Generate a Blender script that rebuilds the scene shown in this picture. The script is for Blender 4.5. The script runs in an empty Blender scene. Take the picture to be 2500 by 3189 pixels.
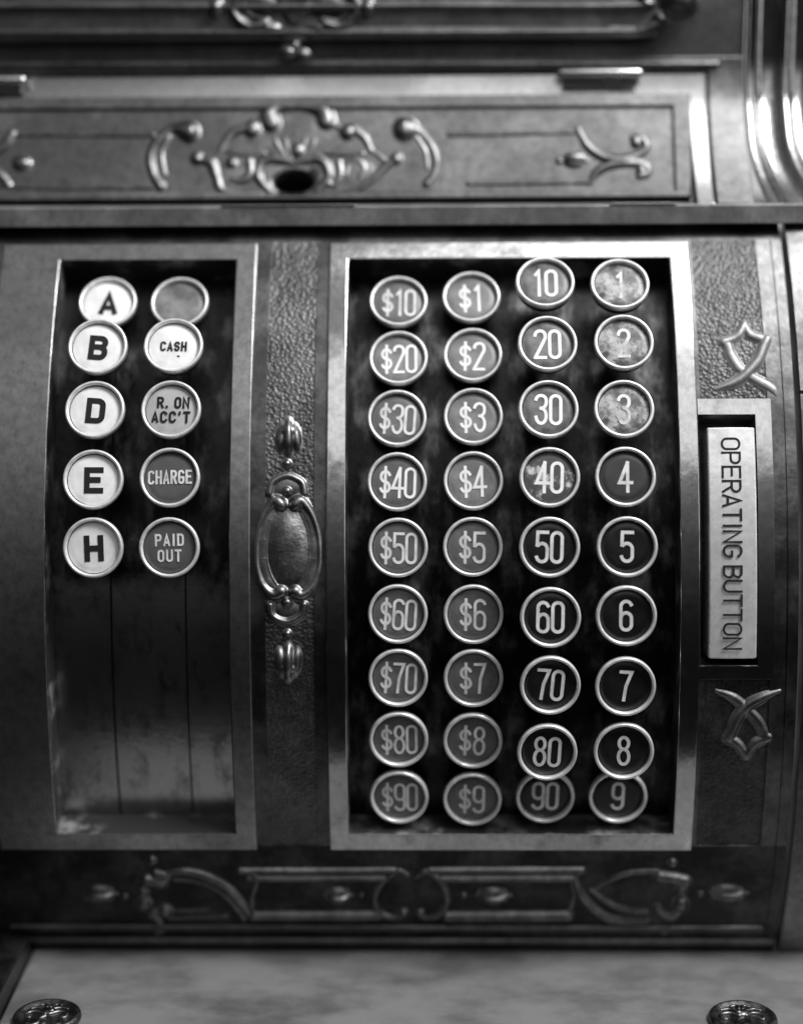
import bpy, math, random
import numpy as np
from mathutils import Vector, Matrix
random.seed(7)
S = 0.01                      # everything below is written in centimetres
scn = bpy.context.scene

# ------------------------------------------------------------------ camera
F, UC, VC = 5600.0, 1250.0, 1594.5          # photograph 2500 x 3189
CAM = Vector((0.0, -80.5334, 18.9862))
PITCH, YAW, ROLL = math.radians(12.0), -0.0185, -0.006
fw = Vector((math.sin(YAW)*math.cos(PITCH), math.cos(YAW)*math.cos(PITCH), -math.sin(PITCH)))
r0 = Vector((math.cos(YAW), -math.sin(YAW), 0.0)); u0 = r0.cross(fw)
rt = math.cos(ROLL)*r0 + math.sin(ROLL)*u0
up = -math.sin(ROLL)*r0 + math.cos(ROLL)*u0
cd = bpy.data.cameras.new('camera'); cam = bpy.data.objects.new('camera', cd)
scn.collection.objects.link(cam); scn.camera = cam
cam.matrix_world = Matrix(((rt.x, up.x, -fw.x, CAM.x*S), (rt.y, up.y, -fw.y, CAM.y*S),
                           (rt.z, up.z, -fw.z, CAM.z*S), (0, 0, 0, 1)))
cd.sensor_fit = 'VERTICAL'; cd.sensor_height = 36.0; cd.lens = F/3189.0*36.0
cd.clip_start = 0.01; cd.clip_end = 50
cd.dof.use_dof = True; cd.dof.focus_distance = 0.598; cd.dof.aperture_fstop = 2.1; cd.dof.aperture_blades = 0

# ------------------------------------------------------------------ light
w = bpy.data.worlds.new('World'); scn.world = w; w.use_nodes = True
nt = w.node_tree; nt.nodes.clear()
wo = nt.nodes.new('ShaderNodeOutputWorld'); bg = nt.nodes.new('ShaderNodeBackground')
tc = nt.nodes.new('ShaderNodeTexCoord'); sx = nt.nodes.new('ShaderNodeSeparateXYZ')
cr = nt.nodes.new('ShaderNodeValToRGB'); mr = nt.nodes.new('ShaderNodeMapRange')
nt.links.new(tc.outputs['Generated'], sx.inputs[0]); nt.links.new(sx.outputs['Z'], mr.inputs[0])
mr.inputs[1].default_value = -1; mr.inputs[2].default_value = 1
nt.links.new(mr.outputs[0], cr.inputs[0]); nt.links.new(cr.outputs[0], bg.inputs[0]); nt.links.new(bg.outputs[0], wo.inputs[0])
e = cr.color_ramp.elements
e[0].position = 0.0; e[0].color = (.012, .012, .012, 1)
e[1].position = 1.0; e[1].color = (.32, .32, .32, 1)
for p_, c_ in ((.44, .005), (.52, .014), (.61, .05), (.72, .17), (.86, .28)):
    q = e.new(p_); q.color = (c_, c_, c_, 1)
bg.inputs[1].default_value = 1.0

def area(name, loc, target, sx_, sy_, power):
    l = bpy.data.lights.new(name, 'AREA'); l.shape = 'RECTANGLE'; l.size = sx_*S; l.size_y = sy_*S; l.energy = power
    o = bpy.data.objects.new(name, l); scn.collection.objects.link(o)
    o.location = Vector(loc)*S
    d = (Vector(target)-Vector(loc)).normalized()
    o.rotation_euler = d.to_track_quat('-Z', 'Y').to_euler()
    return o
area('key_lamp', (66, -52, 120), (3, -18, 8), 46, 46, 25.0)            # high on the right: lights the key tops
area('ceiling_panel', (30, -64, 143), (3, -18, 12), 56, 62, 2.6)       # the bright pane the polished metal mirrors
area('front_window', (30, -130, 118), (0, -18, 10), 120, 80, 3.0)
area('side_window', (150, -90, 60), (2, -20, 8), 50, 90, 3.0)
scn.view_settings.view_transform = 'Standard'; scn.view_settings.look = 'None'
scn.view_settings.exposure = 0.0; scn.view_settings.gamma = 1.0; scn.view_settings.use_curve_mapping = False

# ------------------------------------------------------------------ surfaces
RK, DH = 22.5894, 1.0235     # radius of the low and the tall key tops
RF = 22.85                   # radius of the brass key frames
def ray(u, v):
    return fw + rt*((u-UC)/F) - up*((v-VC)/F)
def onc(u, v, R=RF):         # where a sight line meets the barrel of radius R: (x, phi)
    d = ray(u, v); a = d.y*d.y+d.z*d.z; b = CAM.y*d.y+CAM.z*d.z; c = CAM.y**2+CAM.z**2-R*R
    D = max(b*b-a*c, 0.0); t = (-b-math.sqrt(D))/a; P = CAM+d*t
    return P.x, math.atan2(P.z, -P.y)
def ony(u, v, Y):            # ... meets the upright plane at depth Y
    d = ray(u, v); t = (Y-CAM.y)/d.y; return CAM+d*t
def onz(u, v, Z):
    d = ray(u, v); t = (Z-CAM.z)/d.z; return CAM+d*t
def cyl(x, phi, h=0.0):
    R = RF+h; return Vector((x, -R*math.cos(phi), R*math.sin(phi)))
def X(u, v=1705, R=RF): return onc(u, v, R)[0]
def PH(v, u=1250, R=RF): return onc(u, v, R)[1]
class Barrel:                # relief carrier: pixel of the photograph -> point and normal on the barrel
    def __init__(s, h): s.h = h
    def __call__(s, u, v):
        x, p = onc(u, v, RF+s.h)
        return cyl(x, p, s.h), Vector((0, -math.cos(p), math.sin(p)))
class Prof:                  # carrier for a profile (y, z) drawn out along x
    def __init__(s, pts): s.pts = pts
    def __call__(s, u, v):
        d = ray(u, v); best = None
        for (y0, z0), (y1, z1) in zip(s.pts[:-1], s.pts[1:]):
            ny, nz = -(z1-z0), (y1-y0)
            L = math.hypot(ny, nz); ny /= L; nz /= L
            den = d.y*ny+d.z*nz
            if abs(den) < 1e-9: continue
            t = ((y0-CAM.y)*ny+(z0-CAM.z)*nz)/den; P = CAM+d*t
            k = ((P.y-y0)*(y1-y0)+(P.z-z0)*(z1-z0))/L/L
            off = max(0, -k, k-1)
            if best is None or off < best[0]:
                n = Vector((0, ny, nz));  n = -n if n.dot(d) > 0 else n
                best = (off, P, n)
        return best[1], best[2]

# ------------------------------------------------------------------ materials (all greys: the photograph is monochrome)
def mat(name, base, base2=None, rough=.3, rough2=None, metal=1.0, scale=.6, stretch=(1, 1, 1), lo=.4, hi=.65,
        bump=None, fine=None, spec=.5, coat=0.0, grime=None, speck=None):
    m = bpy.data.materials.new(name); m.use_nodes = True; t = m.node_tree; N, L = t.nodes, t.links
    b = N['Principled BSDF']; b.inputs['Metallic'].default_value = metal
    b.inputs['Specular IOR Level'].default_value = spec
    b.inputs['Coat Weight'].default_value = coat
    co = N.new('ShaderNodeTexCoord'); mp = N.new('ShaderNodeMapping'); mp.inputs['Scale'].default_value = stretch
    L.new(co.outputs['Object'], mp.inputs[0])
    n1 = N.new('ShaderNodeTexNoise'); n1.inputs['Scale'].default_value = scale*100; n1.inputs['Detail'].default_value = 8
    n1.inputs['Roughness'].default_value = .62
    L.new(mp.outputs[0], n1.inputs['Vector'])
    r = N.new('ShaderNodeMapRange'); r.interpolation_type = 'SMOOTHSTEP'
    r.inputs[1].default_value = lo; r.inputs[2].default_value = hi
    L.new(n1.outputs[0], r.inputs[0])
    mx = N.new('ShaderNodeMix'); mx.data_type = 'RGBA'
    b2 = base if base2 is None else base2
    mx.inputs['A'].default_value = (base, base, base, 1); mx.inputs['B'].default_value = (b2, b2, b2, 1)
    L.new(r.outputs[0], mx.inputs['Factor']); col = mx.outputs['Result']
    if grime is None and metal > .5: grime = .35
    def over(scale_, l0, l1, amount, val, stretch_=(1, 1, 1), detail=6):
        nonlocal col
        m2 = N.new('ShaderNodeMapping'); m2.inputs['Scale'].default_value = stretch_; L.new(co.outputs['Object'], m2.inputs[0])
        n_ = N.new('ShaderNodeTexNoise'); n_.inputs['Scale'].default_value = scale_*100; n_.inputs['Detail'].default_value = detail
        n_.inputs['Roughness'].default_value = .7; L.new(m2.outputs[0], n_.inputs['Vector'])
        r_ = N.new('ShaderNodeMapRange'); r_.inputs[1].default_value = l0; r_.inputs[2].default_value = l1; r_.inputs[4].default_value = amount
        L.new(n_.outputs[0], r_.inputs[0])
        k_ = N.new('ShaderNodeMix'); k_.data_type = 'RGBA'; k_.inputs['B'].default_value = (val, val, val, 1)
        L.new(r_.outputs[0], k_.inputs['Factor']); L.new(col, k_.inputs['A']); col = k_.outputs['Result']
    if grime:
        over(3.1, .42, .75, grime*1.6, base*.25); over(9.0, .50, .75, grime*1.3, base*.3, (1, .6, .35))
    if speck: over(speck[0], speck[1], speck[1]+.05, speck[2], speck[3], detail=3)
    L.new(col, b.inputs['Base Color'])
    r2 = rough if rough2 is None else rough2
    q = N.new('ShaderNodeMapRange'); q.inputs[3].default_value = rough; q.inputs[4].default_value = r2
    L.new(r.outputs[0], q.inputs[0]); L.new(q.outputs[0], b.inputs['Roughness'])
    prev = None
    def addbump(sock, strength, dist):
        nonlocal prev
        bp = N.new('ShaderNodeBump'); bp.inputs['Strength'].default_value = strength; bp.inputs['Distance'].default_value = dist*S
        L.new(sock, bp.inputs['Height'])
        if prev: L.new(prev, bp.inputs['Normal'])
        prev = bp.outputs[0]
    if bump:                    # pebbled / hammered ground: (cells per cm, strength, depth cm)
        v = N.new('ShaderNodeTexVoronoi'); v.feature = 'F1'; v.inputs['Scale'].default_value = bump[0]*100
        v.inputs['Randomness'].default_value = 1.0
        n2 = N.new('ShaderNodeTexNoise'); n2.inputs['Scale'].default_value = bump[0]*60; n2.inputs['Detail'].default_value = 2
        L.new(co.outputs['Object'], n2.inputs['Vector'])
        vm = N.new('ShaderNodeMix'); vm.data_type = 'RGBA'; vm.blend_type = 'LINEAR_LIGHT'; vm.inputs['Factor'].default_value = .0004
        L.new(co.outputs['Object'], vm.inputs['A']); L.new(n2.outputs['Color'], vm.inputs['B'])
        L.new(vm.outputs['Result'], v.inputs['Vector'])
        addbump(v.outputs['Distance'], bump[1], bump[2])
    if fine:                    # fine unevenness of cast or worn metal
        n3 = N.new('ShaderNodeTexNoise'); n3.inputs['Scale'].default_value = fine[0]*100; n3.inputs['Detail'].default_value = 5
        L.new(co.outputs['Object'], n3.inputs['Vector']); addbump(n3.outputs[0], fine[1], fine[2])
    if prev: L.new(prev, b.inputs['Normal'])
    return m
M_frame = mat('worn_brass', .60, .14, .15, .32, scale=.7, lo=.50, hi=.80, fine=(1.2, .22, .05), grime=.24)
M_case = mat('tarnished_bronze', .10, .17, .32, .42, scale=.5, fine=(6, .3, .02))
M_inner = mat('dull_inner_wall', .04, .30, .38, .5, metal=.4, scale=.7, lo=.5, hi=.7, fine=(4, .2, .02))
M_plate = mat('dull_brass_plate', .38, .22, .30, .40, scale=.5, lo=.4, hi=.75, fine=(1.5, .2, .04))
M_pebble = mat('pebbled_bronze', .12, .18, .42, .5, scale=.5, bump=(8, .75, .035))
M_apron = mat('dark_bronze', .03, .07, .34, .44, scale=.6, fine=(6, .3, .02))  # darker bronze for the casing below the frames
M_ros = mat('dull_rosette', .12, .24, .34, .44, scale=2, fine=(8, .4, .02))
M_boss = mat('worn_boss', .20, .30, .36, .44, scale=1.2, fine=(9, .5, .03))
M_lrelief = mat('lid_relief', .17, .26, .36, .44, scale=1.2, fine=(4, .2, .03))
M_upright = mat('upright_bronze', .11, .19, .30, .40, scale=.5, fine=(2, .2, .03))
M_arelief = mat('dark_relief', .14, .23, .36, .46, scale=1.4, fine=(6, .3, .03))  # darker relief metal for the apron ornaments
M_pebble2 = mat('dark_pebbled_bronze', .06, .10, .42, .5, scale=.5, bump=(8, .7, .035))
M_strap2 = mat('dark_strap', .16, .24, .38, .46, scale=1.6, fine=(8, .3, .02))  # darker copy of the strap metal, for the lower ornament
M_strap = mat('worn_strap', .34, .20, .40, .48, metal=.5, scale=1.6, fine=(8, .3, .02))
M_relief = mat('relief_bronze', .23, .34, .37, .46, scale=1.2, fine=(4, .2, .03))
M_bed = mat('patinated_bed', .025, .20, .32, .48, scale=.9, stretch=(1.6, .7, .7), lo=.45, hi=.78, fine=(5, .3, .02))
M_bed2 = mat('patinated_slat', .03, .14, .34, .46, scale=.8, stretch=(1.6, .6, .6), lo=.48, hi=.72, fine=(5, .25, .02))
def worn_lower(m, z0, z1):      # the rubbed, polished lower end of the slats under the last keys
    t = m.node_tree; N, L = t.nodes, t.links; b = N['Principled BSDF']
    co = N.new('ShaderNodeTexCoord'); sp = N.new('ShaderNodeSeparateXYZ'); L.new(co.outputs['Object'], sp.inputs[0])
    n = N.new('ShaderNodeTexNoise'); n.inputs['Scale'].default_value = 90; n.inputs['Detail'].default_value = 7; n.inputs['Roughness'].default_value = .7
    L.new(co.outputs['Object'], n.inputs['Vector'])
    ma = N.new('ShaderNodeMath'); ma.operation = 'MULTIPLY_ADD'; ma.inputs[1].default_value = .022
    L.new(n.outputs[0], ma.inputs[0]); L.new(sp.outputs['Z'], ma.inputs[2])
    r = N.new('ShaderNodeMapRange'); r.interpolation_type = 'SMOOTHSTEP'
    r.inputs[1].default_value = z0*S+.011; r.inputs[2].default_value = z1*S+.011; L.new(ma.outputs[0], r.inputs[0])
    mx = N.new('ShaderNodeMix'); mx.data_type = 'RGBA'; src = b.inputs['Base Color'].links[0].from_socket
    m3 = N.new('ShaderNodeMapping'); m3.inputs['Scale'].default_value = (1.3, .8, .7); L.new(co.outputs['Object'], m3.inputs[0])
    n3 = N.new('ShaderNodeTexNoise'); n3.inputs['Scale'].default_value = 110; n3.inputs['Detail'].default_value = 8; n3.inputs['Roughness'].default_value = .75
    L.new(m3.outputs[0], n3.inputs['Vector']); r3 = N.new('ShaderNodeValToRGB'); L.new(n3.outputs[0], r3.inputs[0])
    r3.color_ramp.elements[0].position = .50; r3.color_ramp.elements[0].color = (.44, .44, .44, 1)
    r3.color_ramp.elements[1].position = .70; r3.color_ramp.elements[1].color = (.11, .11, .11, 1)
    L.new(r3.outputs[0], mx.inputs['A'])
    L.new(r.outputs[0], mx.inputs['Factor']); L.new(src, mx.inputs['B'])
    L.new(mx.outputs['Result'], b.inputs['Base Color'])
    q = N.new('ShaderNodeMix'); q.data_type = 'FLOAT'; rs = b.inputs['Roughness'].links[0].from_socket
    L.new(r.outputs[0], q.inputs['Factor']); q.inputs['A'].default_value = .24; L.new(rs, q.inputs['B']); L.new(q.outputs[0], b.inputs['Roughness'])
worn_lower(M_bed2, 3.4, 4.6)
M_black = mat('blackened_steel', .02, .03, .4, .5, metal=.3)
M_rim = mat('nickel_rim', .88, .70, .28, .38, metal=.45, scale=1.5, grime=.15)
M_cup = mat('blackened_cup', .012, .022, .45, .55, metal=.2)
M_btn = mat('polished_button', .88, .62, .26, .40, metal=.55, scale=.9, fine=(1.4, .3, .05), grime=.14, speck=(7, .70, .5, .25))
M_lid = mat('lid_bronze', .15, .21, .38, .46, scale=.35, fine=(2, .15, .03))
M_cab = mat('cabinet_bronze', .15, .21, .40, .48, scale=.3, fine=(1.5, .15, .03))
M_band = mat('polished_band', .64, .50, .22, .30, scale=.3, grime=.15)
M_corner = mat('polished_corner', .38, .30, .16, .24, scale=.3)
M_white = mat('white_celluloid', .82, .70, .35, metal=0, scale=1.4, spec=.4, speck=(7, .70, .6, .25))
M_cream = mat('cream_celluloid', .44, .38, .35, metal=0, scale=1.2, spec=.4, speck=(7, .72, .5, .2))
M_pale = mat('sheen_grey_celluloid', .12, .24, .42, .5, metal=0, scale=1.0, spec=.6, lo=.38, hi=.7, speck=(6, .68, .5, .06))  # paler mottled grey: glossy reflection on the upper dollar keys painted into the colour
M_grey = mat('grey_celluloid', .085, .125, .42, .5, metal=0, scale=1.4, spec=.6)
M_charge = mat('dark_grey_celluloid', .075, .09, .36, .42, metal=0, scale=1.4)
M_blackd = mat('black_celluloid', .006, .010, .30, .36, metal=0, scale=1.4, spec=.5)
M_worn = mat('worn_black_celluloid', .07, .46, .4, .5, metal=0, scale=1.5, lo=.40, hi=.64, speck=(5, .58, .7, .03))
M_dust = mat('dusty_sheen_black_celluloid', .05, .19, .4, .5, metal=0, scale=1.2, lo=.35, hi=.7)  # grey is dust plus reflected overhead light put into the colour
M_dgrey = mat('charcoal_celluloid', .025, .035, .36, .44, metal=0, scale=1.2)
M_flake = mat('flaked_celluloid', .07, .62, .4, .5, metal=0, scale=1.9, lo=.50, hi=.64, speck=(9, .60, .8, .05))
M_blank = mat('faded_blank_celluloid', .09, .26, .4, .5, metal=0, scale=1.1, lo=.35, hi=.7)
M_inkd = mat('dark_ink', .015, metal=0, rough=.7, spec=.2)
M_inkl = mat('pale_ink', .70, .50, metal=0, rough=.5, scale=2)
M_inkw = mat('white_ink', .85, .75, metal=0, rough=.5, scale=2)
M_inkworn = mat('worn_ink', .72, .30, metal=0, rough=.5, scale=1.5, lo=.42, hi=.66)
M_ledge = mat('dull_ledge', .24, .34, .42, .52, metal=.55, scale=.6, fine=(3, .25, .03), grime=.3)
M_panel = mat('dull_panel', .13, .19, .40, .48, metal=.7, scale=.4, fine=(2, .2, .03), grime=.3)
M_wall = mat('painted_wall', .75, metal=0, rough=.8)
def marble():
    m = mat('marble', .19, .085, .24, .36, metal=0, scale=.30, stretch=(.8, 1.15, 1), lo=.38, hi=.70, grime=.0, speck=(4, .70, .5, .03), fine=(3, .05, .02))
    return m
M_marble = marble()

# ------------------------------------------------------------------ mesh helpers
class MB:
    def __init__(s): s.v = []; s.f = []; s.m = []; s.key = {}
    def vert(s, p, key=None):
        if key is not None:
            if key in s.key: return s.key[key]
            s.key[key] = len(s.v)
        s.v.append(Vector(p)); return len(s.v)-1
    def face(s, ids, mi=0): s.f.append(tuple(ids)); s.m.append(mi)
    def build(s, name, mats, parent=None, bevel=0, smooth=35, seg=2, local=False):
        me = bpy.data.meshes.new(name)
        me.from_pydata([tuple(p*S) for p in s.v], [], s.f); me.validate(); me.update()
        mats = mats if isinstance(mats, (list, tuple)) else [mats]
        for m in mats: me.materials.append(m)
        if len(mats) > 1 and len(me.polygons) == len(s.m): me.polygons.foreach_set('material_index', s.m)
        import bmesh
        bm = bmesh.new(); bm.from_mesh(me); bmesh.ops.recalc_face_normals(bm, faces=bm.faces); bm.to_mesh(me); bm.free()
        for p in me.polygons: p.use_smooth = True
        if bevel == 0: me.set_sharp_from_angle(angle=math.radians(smooth))
        o = bpy.data.objects.new(name, me); scn.collection.objects.link(o)
        if bevel:
            b = o.modifiers.new('bevel', 'BEVEL'); b.width = bevel*S; b.segments = seg; b.limit_method = 'ANGLE'
            b.angle_limit = math.radians(40); b.harden_normals = True; b.use_clamp_overlap = True
        if parent is not None:
            o.parent = parent
            if parent is ROOT: o.matrix_parent_inverse = Matrix.Translation(-ROOT.location)
        return o
    # --- pieces
    def box(s, c, size):
        x, y, z = (k/2 for k in size); c = Vector(c)
        i = [s.vert(c+Vector((a*x, b*y, d*z))) for a in (-1, 1) for b in (-1, 1) for d in (-1, 1)]
        for f in ((0, 1, 3, 2), (4, 6, 7, 5), (0, 4, 5, 1), (2, 3, 7, 6), (0, 2, 6, 4), (1, 5, 7, 3)): s.face([i[k] for k in f])
    def tube(s, pts, rad, normals=None, flat=1.0, n=12):
        pts = [Vector(p) for p in pts]
        if not isinstance(rad, (list, tuple)): rad = [rad]*len(pts)
        P, R, Nn = [], [], []
        def cap(i, sgn):
            t = (pts[1]-pts[0]) if i == 0 else (pts[-1]-pts[-2]); t.normalize()
            return [(pts[i]+t*sgn*rad[i]*math.sin(a), max(rad[i]*math.cos(a), 1e-4)) for a in (1.5, 1.1, .6)]
        a = cap(0, -1); b = cap(len(pts)-1, 1)
        for p, r in a: P.append(p); R.append(r); Nn.append(0)
        for i, p in enumerate(pts): P.append(p); R.append(rad[i]); Nn.append(i)
        for p, r in reversed(b): P.append(p); R.append(r); Nn.append(len(pts)-1)
        rings = []
        for i, p in enumerate(P):
            t = (P[min(i+1, len(P)-1)]-P[max(i-1, 0)]).normalized()
            nn = Vector(normals[Nn[i]]) if normals else Vector((0, -1, .3))
            bi = t.cross(nn).normalized(); nn = bi.cross(t).normalized()
            rings.append([s.vert(p+bi*R[i]*math.cos(k*2*math.pi/n)+nn*R[i]*flat*math.sin(k*2*math.pi/n)) for k in range(n)])
        for A, B in zip(rings[:-1], rings[1:]):
            for k in range(n): s.face((A[k], A[(k+1) % n], B[(k+1) % n], B[k]))
        s.face(rings[0]); s.face(rings[-1][::-1])
    def blob(s, c, e1, e2, nn, r1, r2, r3, n=18, m=9, point=0.0):
        rings = []
        for j in range(m+1):
            a = math.pi*(j+.02)/(m+.04)-math.pi/2
            ring = []
            for k in range(n):
                b = 2*math.pi*k/n; x = math.cos(a)*math.cos(b); y = math.cos(a)*math.sin(b); z = math.sin(a)
                if point and y*math.copysign(1, point) > 0:
                    x *= (1-abs(y))**.35*.3+.7 if abs(point) < 1 else (1-abs(y)*.6)
                ring.append(s.vert(c+e1*r1*x+e2*r2*y+nn*r3*z))
            rings.append(ring)
        for A, B in zip(rings[:-1], rings[1:]):
            for k in range(n): s.face((A[k], A[(k+1) % n], B[(k+1) % n], B[k]))
        s.face(rings[0]); s.face(rings[-1][::-1])
    def lathe(s, prof, n=64, closed=False):
        rings = [[s.vert((r*math.cos(2*math.pi*k/n), r*math.sin(2*math.pi*k/n), z)) for k in range(n)] for r, z in prof]
        pr = list(zip(rings[:-1], rings[1:])) + ([(rings[-1], rings[0])] if closed else [])
        for A, B in pr:
            for k in range(n): s.face((A[k], A[(k+1) % n], B[(k+1) % n], B[k]))
        return rings

def fine(br, step):
    out = []
    for a, b in zip(br[:-1], br[1:]):
        k = max(1, math.ceil(abs(b-a)/step))
        out += [a+(b-a)*i/k for i in range(k)]
    return out+[br[-1]]
def relief(name, xs, ss, hfun, mapper, mats, parent, drop=-.3, bevel=.05, mfun=None, step=.035, edge=None, wall=0):
    """stepped relief over a grid; hfun(x, s) gives the height, None is an opening"""
    xs = sorted(xs); ss = fine(sorted(ss), step); mb = MB()
    nx, ns = len(xs)-1, len(ss)-1
    H = [[hfun((xs[i]+xs[i+1])/2, (ss[j]+ss[j+1])/2) for j in range(ns)] for i in range(nx)]
    def g(i, j): return H[i][j] if 0 <= i < nx and 0 <= j < ns else None
    def out(i, j): return not (0 <= i < nx and 0 <= j < ns)
    def V(i, j, h): return mb.vert(mapper(xs[i], ss[j], h), (i, j, round(h, 4)))
    for i in range(nx):
        for j in range(ns):
            h = H[i][j]
            if h is None: continue
            mi = mfun((xs[i]+xs[i+1])/2, (ss[j]+ss[j+1])/2) if mfun else 0
            mb.face((V(i, j, h), V(i+1, j, h), V(i+1, j+1, h), V(i, j+1, h)), mi)
            for di, dj, a, b in ((1, 0, (i+1, j), (i+1, j+1)), (-1, 0, (i, j), (i, j+1)), (0, 1, (i, j+1), (i+1, j+1)), (0, -1, (i, j), (i+1, j))):
                k = g(i+di, j+dj); wm = 0
                if k is None:
                    k = (edge if edge is not None and out(i+di, j+dj) else drop)
                    if k == drop: wm = wall
                    if k >= h: continue
                elif k >= h: continue
                mb.face((V(*a, h), V(*b, h), V(*b, k), V(*a, k)), wm)
    return mb.build(name, mats, parent, bevel=bevel)

def cat(pts, k=6):
    if len(pts) < 3: return [tuple(p) for p in pts]
    P = [pts[0]]+list(pts)+[pts[-1]]; out = []
    for i in range(1, len(P)-2):
        for q in range(k):
            t = q/k
            out.append(tuple(.5*(2*P[i][d]+(P[i+1][d]-P[i-1][d])*t+(2*P[i-1][d]-5*P[i][d]+4*P[i+1][d]-P[i+2][d])*t*t
                             + (3*P[i][d]-P[i-1][d]-3*P[i+1][d]+P[i+2][d])*t**3) for d in range(len(pts[0]))))
    return out+[tuple(pts[-1])]
class Ornament:
    """cast relief raised from a carrier surface: strokes and knobs drawn in the pixels of one enlargement (ox, oy, s),
    merged into one height field whose foot runs out into the ground"""
    def __init__(s, carrier, ox, oy, sc, gain=1.0, hg=1.0): s.hg = hg; s.c = carrier; s.o = (ox, oy, sc); s.T = []; s.B = []; s.g = gain
    def px(s, p): return s.o[0]+p[0]*s.o[2], s.o[1]+p[1]*s.o[2]
    def cm(s, q, at):
        P, _ = s.c(*s.px(at)); return q*s.o[2]*(P-CAM).dot(fw)/F
    def tube(s, pts, r, flat=1.0, lift=0.0, k=6):
        if len(pts[0]) == 2: pts = [(x, y, r) for x, y in pts]
        s.T.append(([(*s.px(p), max(p[2], .5)*s.o[2]*s.g) for p in cat(pts, k)], flat, lift))
    def blob(s, x, y, rx, ry=None, h=None, rot=0, point=0.0, lift=0.0):
        ry = rx if ry is None else ry
        s.B.append((*s.px((x, y)), rx*s.o[2], ry*s.o[2], h, rot, lift))
    def build(s, name, m, parent, step=2.4):
        us = [u+k*r*2.2 for t in s.T for u, v, r in t[0] for k in (-1, 1)]+[b[0]+k*b[2]*1.6 for b in s.B for k in (-1, 1)]
        vs = [v+k*r*2.2 for t in s.T for u, v, r in t[0] for k in (-1, 1)]+[b[1]+k*max(b[2], b[3])*1.6 for b in s.B for k in (-1, 1)]
        ua, ub, va, vb = min(us), max(us), min(vs), max(vs)
        nu, nv = int((ub-ua)/step)+2, int((vb-va)/step)+2
        U = ua+step*np.arange(nu); V = va+step*np.arange(nv); H = np.zeros((nv, nu))
        def win(u0_, u1_, v0_, v1_):
            a, b = max(0, int((u0_-ua)/step)), min(nu, int((u1_-ua)/step)+2); c, d = max(0, int((v0_-va)/step)), min(nv, int((v1_-va)/step)+2)
            return slice(c, d), slice(a, b)
        P, _ = s.c((ua+ub)/2, (va+vb)/2); kk = (P-CAM).dot(fw)/F          # cm per pixel there
        prof_ = lambda t: np.maximum(0, 1-.45*t*t)/(1+(t/.95)**6)
        for pts, flat, lift in s.T:
            L = np.zeros((nv, nu))
            for (u0_, v0_, ra), (u1_, v1_, rb) in zip(pts[:-1], pts[1:]):
                R = max(ra, rb)*2.1
                sl = win(min(u0_, u1_)-R, max(u0_, u1_)+R, min(v0_, v1_)-R, max(v0_, v1_)+R)
                GU, GV = np.meshgrid(U[sl[1]], V[sl[0]])
                if GU.size == 0: continue
                du, dv = u1_-u0_, v1_-v0_; q = du*du+dv*dv
                t = np.clip(((GU-u0_)*du+(GV-v0_)*dv)/max(q, 1e-9), 0, 1)
                d = np.hypot(GU-u0_-t*du, GV-v0_-t*dv); r = ra+(rb-ra)*t
                L[sl] = np.maximum(L[sl], (r*kk*flat*1.0+lift)*prof_(d/r))
            H = np.maximum(H, L)
        for u, v, rx, ry, h, rot, lift in s.B:
            R = max(rx, ry)*1.7; sl = win(u-R, u+R, v-R, v+R); GU, GV = np.meshgrid(U[sl[1]], V[sl[0]])
            if GU.size == 0: continue
            c_, s_ = math.cos(rot), math.sin(rot); a = (GU-u)*c_+(GV-v)*s_; b = -(GU-u)*s_+(GV-v)*c_
            t = np.hypot(a/rx, b/ry); hh = (h if h is not None else min(rx, ry)*kk*.95)+lift
            H[sl] = np.maximum(H[sl], hh*prof_(t))
        H *= s.hg; K = np.pad(H, 1, mode='edge'); H = (K[:-2, 1:-1]+K[2:, 1:-1]+K[1:-1, :-2]+K[1:-1, 2:]+2*K[1:-1, 1:-1])/6
        M = H > .014; mb = MB(); ids = {}
        need = M.copy(); need[1:] |= M[:-1]; need[:-1] |= M[1:]; need[:, 1:] |= need[:, :-1].copy(); need[:, :-1] |= need[:, 1:].copy()
        for y, x in zip(*np.nonzero(need)):
            p, n = s.c(float(U[x]), float(V[y])); ids[(y, x)] = mb.vert(p+n*(float(H[y, x])-.016))
        for y, x in ids:
            q = [(y, x), (y, x+1), (y+1, x+1), (y+1, x)]
            if all(k in ids for k in q): mb.face([ids[k] for k in q])
        return mb.build(name, m, parent, smooth=180)

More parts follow.
